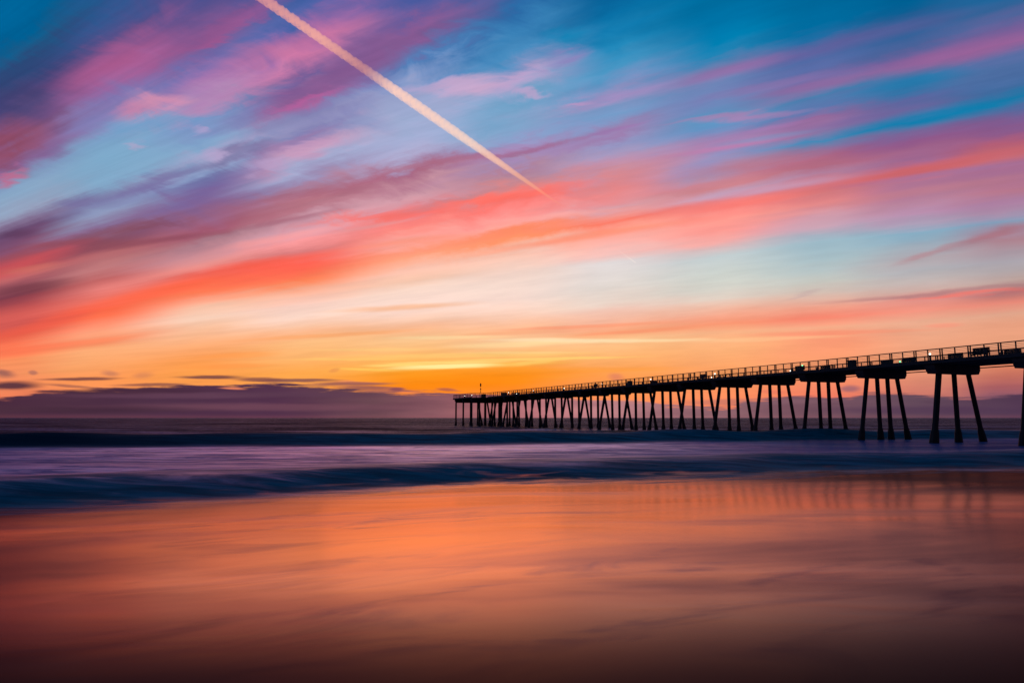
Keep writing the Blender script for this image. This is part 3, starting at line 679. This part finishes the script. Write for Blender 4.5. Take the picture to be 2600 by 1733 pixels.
for x, y, mat, lab in [
    (1807, 955.5, LIT, 'white lamp low on the deck, lower of the two close lamps mid pier'),
    (1374, 993, LIT, 'white lamp low on the deck, right and lower one before the end platform'),
    (1311.7, 998, LIT, 'small white lamp low in front of a dark box bin'),
    (2007, 938.5, LIT, 'white lamp low at the left foot of a bench'),
    (2285, 915, LITG, 'green lamp low at the left end of a bench, the lower green lamp'),
    (2037, 925, LITG, 'green lamp at the top right corner of a bench, the higher green lamp')]:
    h = .55 if y != 925 else 1.0
    put('low_lamp', x, y, h, lab, 'lamp', 'low lamps on the pier deck', mk_lamp, (h, mat, .075), key='low%s%s' % (mat.name, h))
for x, y, h, lab in [
    (2112, 924, .72, 'dark standpipe with a short arm, right of a bench and left of the tall bin'),
    (2458, 890, .72, 'dark standpipe with a short arm beside the highest standing bench'),
    (1853, 948, .72, 'dark standpipe with a short arm right of the picnic table')]:
    put('standpipe', x, y, h, lab, 'standpipe', 'standpipes on the pier', mk_standpipe)
for x, y, h, lab in [
    (1752.5, 948, 1.02, 'narrow dark notice board on a thin post left of a bench mid pier'),
    (1168, 1002.5, .9, 'narrow dark fish cleaning stand at the very end of the pier platform'),  # the fish cleaning stand reuses the notice post shape
    (1301, 998, .8, 'small dark notice board between the last lamps near the end platform')]:
    put('sign', x, y, h, lab, 'notice', 'notice posts on the pier', mk_sign)
mp = empty('marker_pole'); mp.rotation_euler = (0, 0, TH)
d = ray(1220.4, 972.5); u = d.x / d.y; q = P0 + dW * 2.8; s = (q.x - u * q.y) / (u * dS.y - dS.x); mp.location = q + dS * s + Vector((0, 0, ZD))
tag(mp, 'thin dark pole carrying drum shaped markers above the end platform', 'pole')
dist = (q + dS * s).y
def zof(y): dd = ray(1220.4, y); return CAMZ + dd.z / dd.y * dist - ZD
MB().tube([(0, 0, 0), (0, 0, zof(974))], .035, 6).build('pole', STEEL, mp)
for a, b, r in ((981, 972.5, .17), (989.7, 985.6, .14), (995.2, 992, .11)):
    z0, z1 = zof(a), zof(b)
    MB().tube([(0, 0, z0), (0, 0, z0 + (z1 - z0) * .2), (0, 0, z1 - (z1 - z0) * .2), (0, 0, z1)], [r * .6, r, r, r * .6], 10).build('drum_marker', STEEL, mp)

# ------------------------------------------------------------------ contrails, far beyond and high above
def contrail(name, label, a, b, prof, mat, Z=3000.0, n=900, seed=1, lump=.12):
    A = hit(a[0], a[1], Z); B = hit(b[0], b[1], Z)
    r = np.random.default_rng(seed); ax = (B - A); L = ax.length; ax.normalize()
    e1 = ax.cross(Vector((0, 0, 1))).normalized(); e2 = ax.cross(e1)
    # even steps on the picture are uneven steps in space: sample by 1/distance
    da, db = A.length, B.length
    V = []; Fc = []; m = 20; ph = r.random((4, m)) * 6.28
    R = []
    for i in range(n + 1):
        t = i / n; w = t * da / (db + t * (da - db)) if abs(da - db) > 1 else t
        p = A + (B - A) * w; dd = p.length
        rad = float(np.interp(t, [q[0] for q in prof], [q[1] for q in prof])) / F * dd
        for k in range(m):
            an = 2 * math.pi * k / m
            lum = 1 + lump * (1.4 - t) * (math.sin(t * 420 + ph[0, k] * .4 + an * 2) * .5 + math.sin(t * 210 + an * 3 + 1.3) * .6 + math.sin(t * 700 + an * 5) * .35) * (1 - .6 * t)
            V.append(tuple(p + e1 * (rad * lum * math.cos(an)) + e2 * (rad * lum * math.sin(an))))
            R.append(t)
    for i in range(n):
        for k in range(m):
            Fc.append((i*m + k, i*m + (k+1) % m, (i+1)*m + (k+1) % m, (i+1)*m + k))
    me = bpy.data.meshes.new(name); me.from_pydata(V, [], Fc); me.update(); me.shade_smooth(); me.materials.append(mat)
    at = me.attributes.new('along', 'FLOAT', 'POINT'); at.data.foreach_set('value', np.array(R, dtype=np.float32))
    o = bpy.data.objects.new(name, me); C.objects.link(o); tag(o, label, 'contrail', 'contrails in the sky'); return o
def mat_trail(name, stops, alpha, dens=1.0):
    m = bpy.data.materials.new(name); m.use_nodes = True; T = NT(m.node_tree); m.node_tree.nodes.clear()
    t = T.node('ShaderNodeAttribute', attribute_name='along').outputs['Fac']
    col = T.ramp(t, stops); al = T.ramp(t, alpha)
    lw = T.node('ShaderNodeLayerWeight'); lw.inputs[0].default_value = .5
    # optical depth of a soft cylinder: densest through its middle
    dep = T.math('POWER', T.math('SUBTRACT', 1.0, lw.outputs['Facing'], clamp=True), 1.15)
    f = T.math('MULTIPLY', dep, al)
    em = T.node('ShaderNodeEmission'); T.l.new(col, em.inputs[0])  # sunset light on the vapour is put in as its own glow
    tr = T.node('ShaderNodeBsdfTransparent')
    mx = T.node('ShaderNodeMixShader'); T.l.new(f, mx.inputs[0]); T.l.new(tr.outputs[0], mx.inputs[1]); T.l.new(em.outputs[0], mx.inputs[2])
    o = T.node('ShaderNodeOutputMaterial'); T.l.new(mx.outputs[0], o.inputs[0]); return m
g = lambda v: (v, v, v, 1)
M1 = mat_trail('contrail_vapour', [(0, hx('cc8894')), (.2, hx('f0a8a0')), (.33, hx('c8888c')), (.42, hx('ffd0c0')), (.66, hx('ffd8c4')), (.82, hx('ffb898')), (1, hx('ff9070'))],
               [(0, g(.85)), (.2, g(1)), (.3, g(.9)), (.36, g(.6)), (.42, g(1)), (.76, g(1)), (.88, g(.7)), (1, g(0))])
contrail('contrail', 'long pale pink contrail cutting diagonally down across the upper sky', (620, -37), (1440, 532), [(0, 11.5), (.12, 10.5), (.3, 10), (.42, 11.5), (.5, 12), (.62, 11.5), (.75, 8.5), (.83, 6), (.92, 3.5), (1, 1.5)], M1)
M2 = mat_trail('short_contrail_vapour', [(0, hx('f8d8cc')), (1, hx('fff0e4'))], [(0, g(0)), (.5, g(.35)), (1, g(.8))])
contrail('contrail', 'short thin pale contrail low in the sky above the mid pier', (1560, 628), (1614, 667), [(0, .8), (.8, 2.0), (1, 1.2)], M2, n=30, seed=4)
